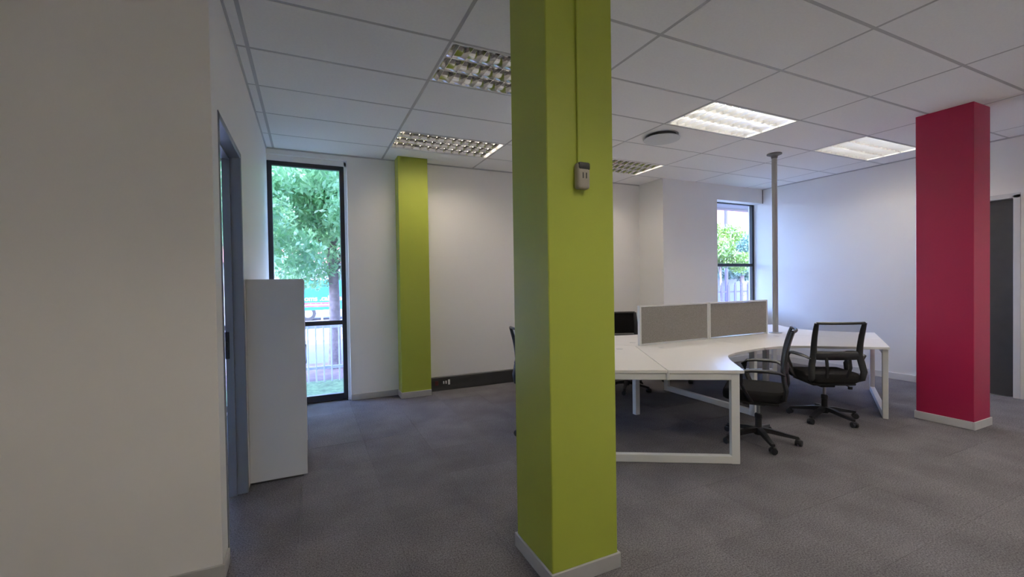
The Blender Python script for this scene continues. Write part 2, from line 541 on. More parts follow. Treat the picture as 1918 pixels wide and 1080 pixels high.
tr = skirt('baseboard_back', [(1.392, XJ, YB - 0.055, YB, 0.0, 0.175)], 'trunking', 'charcoal power skirting trunking along the rear wall')
for k, (x, w, h, m) in enumerate([(1.505, 0.045, 0.06, 'red_plastic'), (1.60, 0.016, 0.035, 'white_plastic'), (1.632, 0.016, 0.04, 'white_plastic'), (1.672, 0.026, 0.065, 'white_plastic')]):
    bm = new_bm(); box(bm, x - w / 2, x + w / 2, YB - 0.062, YB - 0.054, 0.105 - h / 2, 0.105 + h / 2, bevel=0.002, seg=1)
    obj('power_socket', bm, m, tr)

# ---- doorway (steel frame) in the left partition
bm = new_bm()
box(bm, -0.505, XL + 0.004, DY1 - 0.035, DY1 + 0.002, 0, DZ, bevel=0.003, seg=1)
box(bm, -0.505, XL + 0.004, DY0 - 0.002, DY0 + 0.035, 0, DZ, bevel=0.003, seg=1)
box(bm, -0.505, XL + 0.004, DY0, DY1, DZ - 0.035, DZ + 0.002, bevel=0.003, seg=1)
d1 = struct(obj('door_1', bm, 'steel_frame'), 'open doorway with a blue-grey steel frame', 'doorway')
bm = new_bm()
box(bm, -0.505, -0.46, DY1 - 0.05, DY1 - 0.034, 0, DZ - 0.03); box(bm, -0.505, -0.46, DY0 + 0.034, DY0 + 0.05, 0, DZ - 0.03); box(bm, -0.505, -0.46, DY0 + 0.03, DY1 - 0.03, DZ - 0.05, DZ - 0.034)
obj('rebate', bm, 'steel_frame', d1)
bm = new_bm(); box(bm, -0.507, -0.483, DY1 - 0.054, DY1 - 0.046, 0.93, 1.11, bevel=0.002, seg=1); box(bm, -0.503, -0.488, DY1 - 0.060, DY1 - 0.050, 0.99, 1.04)
tag(obj('strike_plate', bm, 'black_metal', d1), 'dark strike plate on the door jamb')

# ---- charcoal door in the right wall
bm = new_bm(); box(bm, XR + 0.05, XR + 0.095, D2Y0 + 0.04, D2Y1 - 0.04, 0.006, D2Z - 0.04, bevel=0.002, seg=1)
d2 = struct(obj('door_2', bm, 'charcoal_door'), 'dark charcoal door in the right wall behind the red column', 'door')
bm = new_bm()
box(bm, XR - 0.008, XR + 0.11, D2Y0 - 0.02, D2Y0 + 0.036, 0, D2Z + 0.0, bevel=0.003, seg=1)
box(bm, XR - 0.008, XR + 0.11, D2Y1 - 0.036, D2Y1 + 0.02, 0, D2Z, bevel=0.003, seg=1)
box(bm, XR - 0.008, XR + 0.11, D2Y0 - 0.02, D2Y1 + 0.02, D2Z - 0.036, D2Z + 0.02, bevel=0.003, seg=1)
tag(obj('door_frame', bm, 'skirting_white', d2), 'pale grey door frame')

# ---- windows
def window(name, x0, x1, z0, z1, zt, y, label, fwid=0.05, bot=0.075):
    bm = new_bm(); dpt = 0.06
    box(bm, x0, x0 + fwid, y, y + dpt, z0, z1, bevel=0.004, seg=1)
    box(bm, x1 - fwid, x1, y, y + dpt, z0, z1, bevel=0.004, seg=1)
    box(bm, x0, x1, y + 0.001, y + dpt - 0.001, z1 - fwid, z1, bevel=0.004, seg=1)
    box(bm, x0, x1, y + 0.001, y + dpt - 0.001, z0, z0 + bot, bevel=0.004, seg=1)
    o = struct(obj(name, bm, 'bronze'), label, 'window')
    bm = new_bm(); box(bm, x0 + fwid - 0.004, x1 - fwid + 0.004, y + 0.002, y + dpt - 0.002, zt - 0.026, zt + 0.026, bevel=0.004, seg=1)
    obj('transom', bm, 'bronze', o)
    for (a, b) in ((z0 + bot, zt - 0.026), (zt + 0.026, z1 - fwid)):
        bm = new_bm(); box(bm, x0 + fwid - 0.01, x1 - fwid + 0.01, y + 0.028, y + 0.034, a - 0.01, b + 0.01)
        obj('pane', bm, 'glass', o)
    return o
w1 = window('window_1', -0.40, 0.425, 0.015, 2.855, 0.955, YB + 0.065, 'tall dark-framed window beside the partition')
bm = new_bm(); box(bm, 0.425, 0.456, YB + 0.05, YB + 0.12, 0.0, 2.90); box(bm, -0.40, 0.456, YB + 0.05, YB + 0.12, 2.855, 2.916)
tag(obj('reveal_lining', bm, 'wall', w1), 'white plaster lining around the frame')
w3 = window('window_3', W3X0, -0.50, 0.015, 2.855, 0.955, YB + 0.065, 'tall dark-framed window seen through the doorway')
bm = new_bm(); box(bm, W3X0, -0.5, YB + 0.05, YB + 0.12, 2.855, 2.916)
obj('reveal_lining', bm, 'wall', w3)
w2 = window('window_2', W2X + 0.0, XR, W2B, W2T + 0.03, 1.655, YJ + 0.17, 'small dark-framed window in the far corner', fwid=0.045, bot=0.05)
bm = new_bm(); box(bm, XR - 0.012, XR + 0.001, YJ - 0.004, YJ + 0.03, W2T, H)
struct(obj('trim_1', bm, 'cabinet_gap'), 'dark joint where the window lintel meets the right wall', 'trim')

# ------------------------------------------------------------------ columns
def column(label, x0, x1, y0, y1, material, faces):
    cx, cy = (x0 + x1) / 2, (y0 + y1) / 2
    t = thing('column', label, 'column', (cx, cy, 0))
    bm = new_bm(); box(bm, x0 - cx, x1 - cx, y0 - cy, y1 - cy, 0, H + 0.012, bevel=0.004, seg=1)
    obj('shaft', bm, material, t)
    bm = new_bm(); a, b = (x1 - x0) / 2, (y1 - y0) / 2; k = 0.012
    if 'f' in faces: box(bm, -a - (k if 'l' in faces else 0), a + (k if 'r' in faces else 0), -b - k, -b, 0, 0.075, bevel=0.003, seg=1)
    if 'l' in faces: box(bm, -a - k, -a, -b, b + (k if 'b' in faces else 0), 0, 0.0745, bevel=0.003, seg=1)
    if 'r' in faces: box(bm, a, a + k, -b, b + (k if 'b' in faces else 0), 0, 0.0745, bevel=0.003, seg=1)
    if 'b' in faces: box(bm, -a, a, b, b + k, 0, 0.0745, bevel=0.003, seg=1)
    tag(obj('skirting', bm, 'skirting' if material == 'green' else 'skirting_white', t), 'grey skirting strip')
    return t
G1 = (0.992, 1.362, 1.728, 2.10)
col1 = column('big lime green square column in the middle foreground', *G1, 'green', 'flrb')
column('lime green pier against the rear wall beside the tall window', 1.027, 1.395, 5.444, YB, 'green', 'fl')
column('crimson red square column on the right', 5.475, 5.81, 1.817, 2.235, 'red', 'flrb')
# conduit on the foreground column
cx, cy = (G1[0] + G1[1]) / 2, (G1[2] + G1[3]) / 2
bm = new_bm(); box(bm, 1.152 - cx, 1.166 - cx, G1[2] - cy - 0.012, G1[2] - cy + 0.001, 1.95, H, bevel=0.002, seg=1)
tag(obj('conduit', bm, 'green', col1), 'thin green painted cable conduit')
t = thing('sensor_box', 'small grey-beige box with black top on the green column', 'control box', (1.166, G1[2], 1.90))
bm = new_bm(); box(bm, -0.034, 0.034, -0.042, 0.0, -0.060, 0.062, bevel=0.014, seg=3)
obj('casing', bm, 'beige_plastic', t, smooth=True)
bm = new_bm(); box(bm, -0.030, 0.0335, -0.0445, -0.02, 0.026, 0.0635, bevel=0.010, seg=2)
tag(obj('lens', bm, 'black_plastic', t, smooth=True), 'glossy black window')
for dx in (-0.008, 0.010):
    bm = new_bm(); box(bm, dx - 0.0025, dx + 0.0025, -0.0432, -0.040, -0.012, 0.014)
    obj('slot', bm, 'black_plastic', t)

# ------------------------------------------------------------------ ceiling light fittings
def make_fitting(on):
    lou = 'louvre' if on in ('tube_on', 'tube_near', 'tube_fill') else 'louvre_mirror'
    root = bpy.data.objects.new('ceiling_light', None); C.objects.link(root); root.empty_display_size = 0.1
    bm = new_bm()      # housing: flange and pan, open below
    L, Wd, t = 0.592, 0.292, 0.012
    box(bm, -L, L, -Wd, -Wd + t, -0.002, 0.092); box(bm, -L, L, Wd - t, Wd, -0.002, 0.092)
    box(bm, -L, -L + t, -Wd + t, Wd - t, -0.002, 0.092); box(bm, L - t, L, -Wd + t, Wd - t, -0.002, 0.092)
    box(bm, -L, L, -Wd, Wd, 0.092, 0.098)
    obj('housing', bm, 'housing', root)
    lane = 0.1867
    for k in (-1, 0, 1):
        yc = k * lane
        bm = new_bm()  # parabolic side reflectors of one lane
        for s in (-1, 1):
            prof = [(0.0905, 0.000), (0.0885, 0.012), (0.084, 0.026), (0.077, 0.040), (0.067, 0.054), (0.055, 0.066), (0.04, 0.076), (0.0, 0.084)]
            prev = None
            for (py, pz) in prof:
                cur = [bm.verts.new((-L + t, yc + s * py, pz)), bm.verts.new((L - t, yc + s * py, pz))]
                if prev: bm.faces.new((prev[0], prev[1], cur[1], cur[0]))
                prev = cur
        obj('reflector', bm, lou, root, smooth=True)
        bm = new_bm()
        sweep(bm, [(-L + 0.03, yc, 0.060), (L - 0.03, yc, 0.060)], circ(0.013, 12))
        obj('tube', bm, on, root, smooth=True)
        nb = 12
    # one blade mesh shared
    bm = new_bm()
    n = 8
    ring = []
    for i in range(n + 1):
        y = -0.088 + 0.176 * i / n
        dip = 0.012 * (1 - (y / 0.088) ** 2)        # concave top edge under the tube
        hz = 0.045 - dip
        ring.append([bm.verts.new((-0.0012, y, 0.0)), bm.verts.new((0.0012, y, 0.0)), bm.verts.new((0.010, y, hz)), bm.verts.new((-0.010, y, hz))])
    for a, b in zip(ring[:-1], ring[1:]):
        for j in range(4):
            bm.faces.new((a[j], a[(j + 1) % 4], b[(j + 1) % 4], b[j]))
    bm.faces.new(ring[0][::-1]); bm.faces.new(ring[-1])
    bmesh.ops.recalc_face_normals(bm, faces=bm.faces)
    me = bpy.data.meshes.new('louvre_blade'); bm.to_mesh(me); bm.free(); me.materials.append(M[lou])
    for k in (-1, 0, 1):
        for i in range(12):
            inst('louvre_blade', me, root, (-0.5335 + 0.097 * i, k * lane, 0.0005))
    for k in (-0.5, 0.5):                            # rails between lanes
        bm = new_bm(); box(bm, -L + t, L - t, k * lane - 0.0035, k * lane + 0.0035, -0.001, 0.02)
        obj('divider', bm, lou, root)
    return root
lit_labels = {(2, 0): 'bright white louvred fluorescent fitting over the desks, nearest the round vent',
              (4, 0): 'bright white louvred fluorescent fitting beside the red column',
              (0, -5): 'lit louvred fluorescent fitting above the camera, out of view',
              (2, -5): 'lit louvred fluorescent fitting right of the camera, out of view',
              (4, -5): 'lit louvred fluorescent fitting far right of the camera, out of view',
              (-2, -5): 'added louvred fill fitting left of the camera, out of view',
              (0, 0): 'mirror-louvred ceiling fitting just left of the big green column',
              (0, 3): 'mirror-louvred ceiling fitting above the green pier at the rear wall',
              (2, 3): 'mirror-louvred ceiling fitting peeking out right of the green column by the rear wall'}
for cells, on in ((lamps_on, 'tube_on'), (lamps_near, 'tube_near'), (lamps_fill, 'tube_fill'), (lamps_warm, 'tube_warm'), (lamps_off, 'tube_off')):
    proto = make_fitting(on)
    for k, (i, j) in enumerate(cells):
        o = proto if k == 0 else None
        if o is None:
            o = proto.copy(); C.objects.link(o)
            for ch in proto.children:
                c = ch.copy(); C.objects.link(c); c.parent = o
        o.location = (GX + 1.2 * i + 0.6, GY + 0.6 * j + 0.3, H)
        tag(o, lit_labels[(i, j)], 'ceiling light', 'recessed fluorescent fittings')

# ---- round air diffuser
t = thing('air_vent', 'round grey air vent in the ceiling beside the lit fitting', 'air vent', (GX + 2.2 * 1.2, GY + 1.47 * 0.6, H))
bm = new_bm(); lathe(bm, [(0.150, 0.0), (0.150, -0.030)], 40)
obj('throat', bm, 'dark_ring', t, smooth=True)
bm = new_bm(); lathe(bm, [(0.165, 0.0), (0.176, 0.0), (0.176, -0.004), (0.165, -0.004), (0.165, 0.0)], 40)
obj('rim', bm, 'diffuser', t, smooth=True)
bm = new_bm(); lathe(bm, [(0.0, -0.030), (0.180, -0.034), (0.192, -0.040), (0.190, -0.046), (0.15, -0.052), (0.0, -0.055)], 40)
obj('disc', bm, 'diffuser', t, smooth=True)

# ------------------------------------------------------------------ white low cabinet beside the doorway
t = thing('cabinet', 'white waist-high cabinet against the partition beside the doorway', 'cabinet', (XL, 3.59, 0))
bm = new_bm(); box(bm, 0.012, 0.345, 0.002, 0.80, 0.0, 0.03)
obj('plinth', bm, 'cabinet_gap', t)
for (y0, y1, nm) in ((0.0, 0.018, 'side_panel'), (0.782, 0.80, 'side_panel')):
    bm = new_bm(); box(bm, 0.002, 0.372, y0, y1, 0.012, 1.462, bevel=0.0012, seg=1); obj(nm, bm, 'cabinet', t)
bm = new_bm(); box(bm, 0.002, 0.350, 0.018, 0.782, 1.44, 1.460, bevel=0.001, seg=1); obj('top', bm, 'cabinet', t)
bm = new_bm(); box(bm, 0.002, 0.020, 0.018, 0.782, 0.03, 1.44); obj('back_panel', bm, 'cabinet', t)
for k in range(2):
    y0 = 0.020 + 0.381 * k
    bm = new_bm(); box(bm, 0.352, 0.370, y0 + 0.0015, y0 + 0.3795, 0.034, 1.455, bevel=0.0012, seg=1); d = obj('door', bm, 'cabinet', t)
    yh = y0 + (0.34 if k == 0 else 0.04)
    bm = new_bm(); sweep(bm, [(0.370, yh, 0.78), (0.378, yh, 0.78), (0.378, yh, 0.92), (0.370, yh, 0.92)], circ(0.004, 8)); obj('handle', bm, 'chrome', d)

# ------------------------------------------------------------------ desk cluster
ZT = 0.72
A_ = Vector((3.12, 3.62)); B_ = Vector((5.20, 3.62)); M_ = Vector((4.14, 3.62))
def sm(pts, sub=6):     # Catmull-Rom through points
    out = []
    P = [2 * Vector(pts[0]) - Vector(pts[1])] + [Vector(p) for p in pts] + [2 * Vector(pts[-1]) - Vector(pts[-2])]
    for i in range(1, len(P) - 2):
        for s in range(sub):
            u = s / sub
            a, b, c, d = P[i - 1], P[i], P[i + 1], P[i + 2]
            out.append(0.5 * ((2 * b) + (c - a) * u + (2 * a - 5 * b + 4 * c - d) * u * u + (3 * b - a - 3 * c + d) * u ** 3))
    out.append(Vector(pts[-1]))
    return out
LL, LD = 1.262, 0.565
RL, RD = 1.12, 0.69
e = Vector((-0.5, -0.866)); nrm = Vector((0.866, -0.5))
S1 = A_ + e * LL; F1 = S1 + nrm * LD; F3 = S1 - nrm * LD; F3u = S1 - nrm * 0.38
eR = Vector((0.5, -0.866)); nR = Vector((-0.866, -0.5))
S2 = B_ + eR * RL; F2 = S2 + nR * RD; F4 = S2 - nR * RD
curve1 = sm([F1, (3.33, 2.66), (3.56, 2.81), (3.98, 2.885), (4.14, 2.89)])
curve2 = sm([F2, (4.90, 2.51), (4.66, 2.71), (4.40, 2.865), (4.14, 2.89)])
mir = lambda p: Vector((p[0], 2 * 3.62 - p[1]))
gap = 0.0025
def desk_poly(points, centre):
    # pull slightly inwards so neighbouring tops keep a joint
    out = []
    for p in points:
        p = Vector(p); d = (centre - p)
        out.append(p + d.normalized() * gap * 1.6)
    return out
D1 = [A_, S1, F1] + curve1[1:] + [M_]
D2 = [M_, Vector((4.14, 2.89))] + curve2[::-1][1:] + [S2, B_]
# left outer desk (hidden mostly behind the green column) and right outer desk
F3m = mir(F3u); S1m = mir(S1)
curve3 = sm([F3, (2.17, 3.10), (2.30, 3.36), (2.36, 3.62), (2.30, 3.88), (2.17, 4.14), F3m])
D3 = [A_, S1m, F3m] + curve3[::-1][1:-1] + [F3, S1]
S2m = mir(S2); F4m = mir(F4)
curve4 = sm([F4, (6.16, 3.25), (6.06, 3.45), (6.03, 3.62), (6.06, 3.79), (6.16, 3.99), F4m])
D4 = [B_, S2, F4] + curve4[1:-1] + [F4m, S2m]
D5 = [mir(p) for p in D1][::-1]
D6 = [mir(p) for p in D2][::-1]
desk = thing('desk_cluster', 'white six-place workstation desk with curved tops and loop legs', 'desk', (4.14, 3.62, 0))
off = Vector((4.14, 3.62))
for D in (D1, D2, D3, D4, D5, D6):
    c = sum((Vector(p) for p in D), Vector((0, 0))) / len(D)
    P = [p - off for p in desk_poly(D, c)]
    bm = new_bm(); prism(bm, [(p.x, p.y) for p in P], ZT - 0.025, ZT)
    bmesh.ops.recalc_face_normals(bm, faces=bm.faces)
    es = [e_ for e_ in bm.edges if abs(e_.verts[0].co.z - e_.verts[1].co.z) < 1e-5]
    bmesh.ops.bevel(bm, geom=es, offset=0.0022, segments=1, affect='EDGES')
    obj('desktop', bm, 'desk', desk)
def loop_leg(p, q, inset=0.03):
    p, q = Vector(p) - off, Vector(q) - off
    d = (q - p).normalized(); a, b = p + d * inset, q - d * inset
    s = Vector((-d.y, d.x)); w, th = 0.062, 0.046
    ht = ZT - 0.027
    bm = new_bm()
    def bar(u0, u1, z0, z1):
        L_ = (b - a).length
        cs = []
        for z in (z0, z1):
            for (u, v) in ((u0, -th / 2), (u1, -th / 2), (u1, th / 2), (u0, th / 2)):
                pt = a + d * u + s * v
                cs.append(bm.verts.new((pt.x, pt.y, z)))
        f = [(0, 3, 2, 1), (4, 5, 6, 7), (0, 1, 5, 4), (1, 2, 6, 5), (2, 3, 7, 6), (3, 0, 4, 7)]
        fs = [bm.faces.new([cs[i] for i in qd]) for qd in f]
        bmesh.ops.bevel(bm, geom=list({e_ for q_ in fs for e_ in q_.edges}), offset=0.003, segments=1, affect='EDGES')
    L_ = (b - a).length
    bar(0, w, 0.0, ht); bar(L_ - w, L_, 0.0, ht)
    bar(w - 0.004, L_ - w + 0.004, 0.002, 0.062); bar(w - 0.004, L_ - w + 0.004, ht - 0.05, ht - 0.001)
    return obj('loop_leg', bm, 'desk_frame', desk)
def inner(p, ref, d=0.035): return Vector(p) + (Vector(ref) - Vector(p)).normalized() * d
loop_leg(F1 - e * 0.035, F3 - e * 0.035)
loop_leg(F2 - eR * 0.035, F4 - eR * 0.035)
loop_leg(mir(F1 - e * 0.035), mir(F3u - e * 0.035))
loop_leg(mir(F2 - eR * 0.035), mir(F4 - eR * 0.035))
loop_leg((4.14, 2.97), (4.14, 4.27), 0.02)
for p in (A_, B_):
    q = p - off
    bm = new_bm(); box(bm, q.x - 0.028, q.x + 0.028, q.y - 0.028, q.y + 0.028, 0.0, ZT - 0.027, bevel=0.004, seg=1); obj('post_leg', bm, 'desk_frame', desk)
for (p, q) in ((A_, M_), (M_, B_), (A_, S1), (B_, S2), (A_, S1m), (B_, S2m)):
    a, b = p - off, q - off
    d = (b - a).normalized(); s = Vector((-d.y, d.x))
    for v in ((-0.16, 0.16) if abs(d.y) < 0.1 else (0.0,)):
        bm = new_bm(); sweep(bm, [(*(a + d * 0.06 + s * v), ZT - 0.050), (*(b - d * 0.06 + s * v), ZT - 0.050)], rect(0.045, 0.04))
        obj('support_beam', bm, 'beam', desk)
for (p, q) in ((A_, M_), (M_, B_)):
    a, b = p - off, q - off
    bm = new_bm()   # cable tray slung below the screens
    box(bm, a.x + 0.08, b.x - 0.08, -0.09, 0.09, 0.535, 0.540); box(bm, a.x + 0.08, b.x - 0.08, -0.09, -0.085, 0.54, 0.60); box(bm, a.x + 0.08, b.x - 0.08, 0.085, 0.09, 0.54, 0.60)
    for xx in (a.x + 0.15, b.x - 0.15):
        box(bm, xx - 0.01, xx + 0.01, -0.089, -0.084, 0.60, 0.69); box(bm, xx - 0.01, xx + 0.01, 0.084, 0.089, 0.60, 0.69)
    obj('cable_tray', bm, 'beam', desk)
for (x, y) in ((3.27, 3.40), (2.86, 3.56), (5.08, 3.40), (5.5, 3.62), (3.27, 3.84), (5.08, 3.84)):
    bm = new_bm(); lathe(bm, [(0.034, 0.0), (0.034, 0.002), (0.030, 0.0028), (0.0, 0.0028)], 20, (x - off.x, y - off.y, ZT)); obj('cable_grommet', bm, 'screen_frame', desk, smooth=True)
q = S1 - off - e * 0.012
bm = new_bm(); box(bm, q.x - 0.012, q.x + 0.012, q.y - 0.012, q.y + 0.012, ZT - 0.075, ZT - 0.022, bevel=0.002, seg=1); obj('joint_bracket', bm, 'desk_frame', desk)

# ---- desk screens
def screen(x0, x1, label):
    cx = (x0 + x1) / 2; w = (x1 - x0) / 2; t = 0.018; z0, z1 = 0.006, 0.425; fr = 0.024
    s = thing('desk_screen', label, 'desk screen', (cx, 3.62, ZT + 0.001), group='grey desk screens')
    bm = new_bm(); box(bm, -w + fr - 0.004, w - fr + 0.004, -t + 0.004, t - 0.004, z0 + fr - 0.01, z1 - fr + 0.004); obj('fabric_panel', bm, 'fabric', s)
    bm = new_bm()
    box(bm, -w, -w + fr, -t, t, 0.0, z1, bevel=0.003, seg=1); box(bm, w - fr, w, -t, t, 0.0, z1, bevel=0.003, seg=1)
    box(bm, -w + fr, w - fr, -t + 0.001, t - 0.001, z1 - 0.016, z1 - 0.0005, bevel=0.002, seg=1); box(bm, -w + fr, w - fr, -t + 0.001, t - 0.001, 0.001, 0.010, bevel=0.002, seg=1)
    obj('trim_frame', bm, 'screen_frame', s)
screen(3.165, 4.185, 'grey fabric desk screen nearest the green column')
screen(4.192, 5.215, 'grey fabric desk screen nearest the grey pole')

# ---- service pole
t = thing('service_pole', 'slim grey metal service pole rising from desk to ceiling', 'pole', (5.36, 3.60, ZT))
bm = new_bm(); sweep(bm, [(0, 0, 0.0), (0, 0, H - ZT)], circ(0.031, 20)); obj('shaft', bm, 'pole', t, smooth=True)
bm = new_bm(); lathe(bm, [(0.036, 0.0), (0.075, 0.0), (0.075, 0.006), (0.040, 0.014), (0.036, 0.014)], 24); obj('base_flange', bm, 'pole', t, smooth=True)
bm = new_bm(); lathe(bm, [(0.033, H - ZT - 0.06), (0.040, H - ZT - 0.03), (0.085, H - ZT - 0.012), (0.085, H - ZT), (0.033, H - ZT)], 24); obj('ceiling_flange', bm, 'flange', t, smooth=True)

# ------------------------------------------------------------------ office chairs (local: faces +y)
def rr(w, h, r, n=5):   # rounded rectangle outline in x-z
    pts = []
    for cx, cz, a0 in ((w / 2 - r, h / 2 - r, 0), (-w / 2 + r, h / 2 - r, 90), (-w / 2 + r, -h / 2 + r, 180), (w / 2 - r, -h / 2 + r, 270)):
        for k in range(n + 1):
            a = math.radians(a0 + 90 * k / n)
            pts.append((cx + r * math.cos(a), cz + r * math.sin(a)))
    return pts

def make_chair(base_rot, padded=False):
    t = bpy.data.objects.new('office_chair', None); C.objects.link(t); t.empty_display_size = 0.2
    # seat: soft slab
    bm = new_bm()
    out = rr(0.49, 0.47, 0.09, 6)
    levels = [(0.90, 0.392), (0.985, 0.408), (1.0, 0.438), (0.985, 0.468), (0.93, 0.483), (0.6, 0.490)]
    rings = [[bm.verts.new((x * s, y * s + 0.03, z - 0.012 * max(0, (y - 0.12) / 0.12) ** 2)) for x, y in out] for s, z in levels]
    for a, b in zip(rings[:-1], rings[1:]):
        for i in range(len(a)):
            j = (i + 1) % len(a); bm.faces.new((a[i], a[j], b[j], b[i]))
    bm.faces.new(rings[0][::-1]); bm.faces.new(rings[-1])
    obj('seat', bm, 'black_fabric', t, smooth=True)
    bm = new_bm(); box(bm, -0.20, 0.20, -0.16, 0.20, 0.365, 0.392, bevel=0.012, seg=2); box(bm, -0.07, 0.07, -0.06, 0.12, 0.325, 0.37, bevel=0.01, seg=2)
    obj('seat_mechanism', bm, 'black_plastic', t, smooth=True)
    # backrest: curved frame + mesh, leaning backwards
    def back_pt(u, v):      # u across -1..1, v height 0..1
        half = 0.207 + 0.006 * v
        x = u * half
        z = 0.665 + 0.315 * v
        y = -0.185 - 0.065 * v - 0.03 * (1 - u * u) + 0.012 * math.sin(v * math.pi)
        return Vector((x, y, z))
    bm = new_bm()
    for s in (-1, 1):       # uprights continue down to the seat mechanism
        pts = [back_pt(s, v) for v in (1.0, 0.8, 0.6, 0.4, 0.2, 0.0)] + [Vector((s * 0.226, -0.192, 0.58)), Vector((s * 0.236, -0.205, 0.51)), Vector((s * 0.228, -0.195, 0.44)), Vector((s * 0.165, -0.11, 0.395))]
        sc = [0.8, 0.95, 1.0, 1.05, 1.1, 1.2, 1.2, 1.2, 1.1, 1.0]
        sweep(bm, pts, circ(0.027, 10, 0.016), up_hint=(0, 1, 0), scales=sc)
    sweep(bm, [back_pt(u, 1.0) for u in (-1, -0.75, -0.4, 0, 0.4, 0.75, 1)], circ(0.013, 8, 0.013))
    sweep(bm, [back_pt(u, 0.0) for u in (-1, -0.75, -0.4, 0, 0.4, 0.75, 1)], circ(0.015, 8, 0.042))
    br = obj('backrest', bm, 'black_plastic', t, smooth=True)
    bm = new_bm(); nu, nv = 12, 8
    g = [[bm.verts.new(back_pt(-0.98 + 1.96 * i / nu, 0.06 + 0.92 * j / nv)) for i in range(nu + 1)] for j in range(nv + 1)]
    for j in range(nv):
        for i in range(nu):
            bm.faces.new((g[j][i], g[j][i + 1], g[j + 1][i + 1], g[j + 1][i]))
    if padded:
        bmesh.ops.solidify(bm, geom=bm.faces[:], thickness=0.03)
        obj('back_pad', bm, 'black_fabric', br, smooth=True)
    else:
        obj('back_mesh', bm, 'mesh', br, smooth=True)
    # two slanted struts from the lower bar to the seat
    for s in (-1, 1):
        bm = new_bm(); sweep(bm, [back_pt(s * 0.5, 0.0), Vector((s * 0.105, -0.225, 0.55)), Vector((s * 0.09, -0.19, 0.43)), Vector((s * 0.07, -0.12, 0.375))], circ(0.016, 8, 0.010), up_hint=(0, 1, 0))
        obj('back_strut', bm, 'black_plastic', br, smooth=True)
    # loop arms
    for s in (-1, 1):
        bm = new_bm()
        pts = [(s * 0.230, -0.190, 0.63), (s * 0.268, -0.15, 0.655), (s * 0.282, -0.08, 0.662), (s * 0.285, 0.03, 0.662), (s * 0.285, 0.10, 0.652), (s * 0.283, 0.128, 0.615), (s * 0.278, 0.110, 0.54), (s * 0.268, 0.075, 0.46), (s * 0.245, 0.055, 0.405), (s * 0.185, 0.045, 0.378)]
        sweep(bm, pts, circ(0.027, 10, 0.013), scales=[0.7, 0.9, 1.1, 1.15, 1.05, 1, 1, 1.05, 1.05, 0.9])
        obj('armrest', bm, 'black_plastic', t, smooth=True)
    # lever
    bm = new_bm(); sweep(bm, [(0.06, 0.02, 0.352), (0.18, 0.01, 0.345), (0.235, 0.0, 0.320)], circ(0.006, 6)); box(bm, 0.225, 0.262, -0.012, 0.012, 0.292, 0.322, bevel=0.006, seg=2)
    obj('lever', bm, 'black_plastic', t, smooth=True)
    # gas lift
    bm = new_bm(); lathe(bm, [(0.014, 0.20), (0.014, 0.335)], 12); obj('piston', bm, 'chrome', t, smooth=True)
    bm = new_bm(); lathe(bm, [(0.027, 0.085), (0.026, 0.20), (0.030, 0.205), (0.030, 0.235), (0.022, 0.245), (0.014, 0.245)], 16); obj('gas_lift_cover', bm, 'black_plastic', t, smooth=True)
    bm = new_bm(); lathe(bm, [(0.036, 0.062), (0.044, 0.085), (0.040, 0.118), (0.030, 0.126)], 16); obj('base_hub', bm, 'black_plastic', t, smooth=True)
    # five-star base with casters
    bm = new_bm(); sweep(bm, [(0.02, 0, 0.105), (0.10, 0, 0.098), (0.20, 0, 0.080), (0.295, 0, 0.066)], rect(0.040, 0.034), scales=[1.15, 1.05, 0.85, 0.65])
    leg_o = obj('leg', bm, 'black_plastic', None); leg_me = leg_o.data; bpy.data.objects.remove(leg_o)
    bm = new_bm()
    for s in (-1, 1):
        sweep(bm, [(0.0, s * 0.006, 0.026), (0.0, s * 0.024, 0.026)], circ(0.026, 14))
    sweep(bm, [(0.0, -0.007, 0.030), (0.0, 0.007, 0.030)], circ(0.020, 10)); lathe(bm, [(0.009, 0.03), (0.009, 0.068)], 8)
    lathe(bm, [(0.027, 0.040), (0.024, 0.052), (0.012, 0.060)], 12)
    cas_o = obj('caster', bm, 'black_plastic', None, smooth=True); cas_me = cas_o.data; bpy.data.objects.remove(cas_o)
    for k in range(5):
        a = base_rot + math.radians(72 * k)
        l = inst('leg', leg_me, t, (0, 0, 0), a)
        inst('caster', cas_me, l, (0.295, 0, 0.0), random.uniform(0, 6.28))
    return t

def place_chair(x, y, face, base_deg, label, padded=False):
    # face: direction vector the sitter looks along
    rz = math.atan2(face[1], face[0]) - math.pi / 2
    t = make_chair(math.radians(base_deg) - rz, padded)
    t.location = (x, y, 0); t.rotation_euler = (0, 0, rz)
    tag(t, label, 'office chair', 'black office chairs around the desk cluster')
place_chair(3.53, 2.53, (-0.55, 0.835), 20, 'black mesh-back office chair in profile, tucked into the nearest curved desk')
place_chair(4.67, 2.635, (0.5, 0.866), -28, 'black mesh-back office chair with its back to the camera, before the red column')
place_chair(3.72, 4.50, (-0.35, -0.93), 10, 'black office chair behind the screens, its backrest showing beside the green column', True)
place_chair(4.75, 4.62, (0.40, -0.917), 40, 'black office chair on the far side, only its star base visible under the desk')
place_chair(2.02, 3.62, (1.0, 0.02), 180, 'black office chair almost hidden behind the big green column')

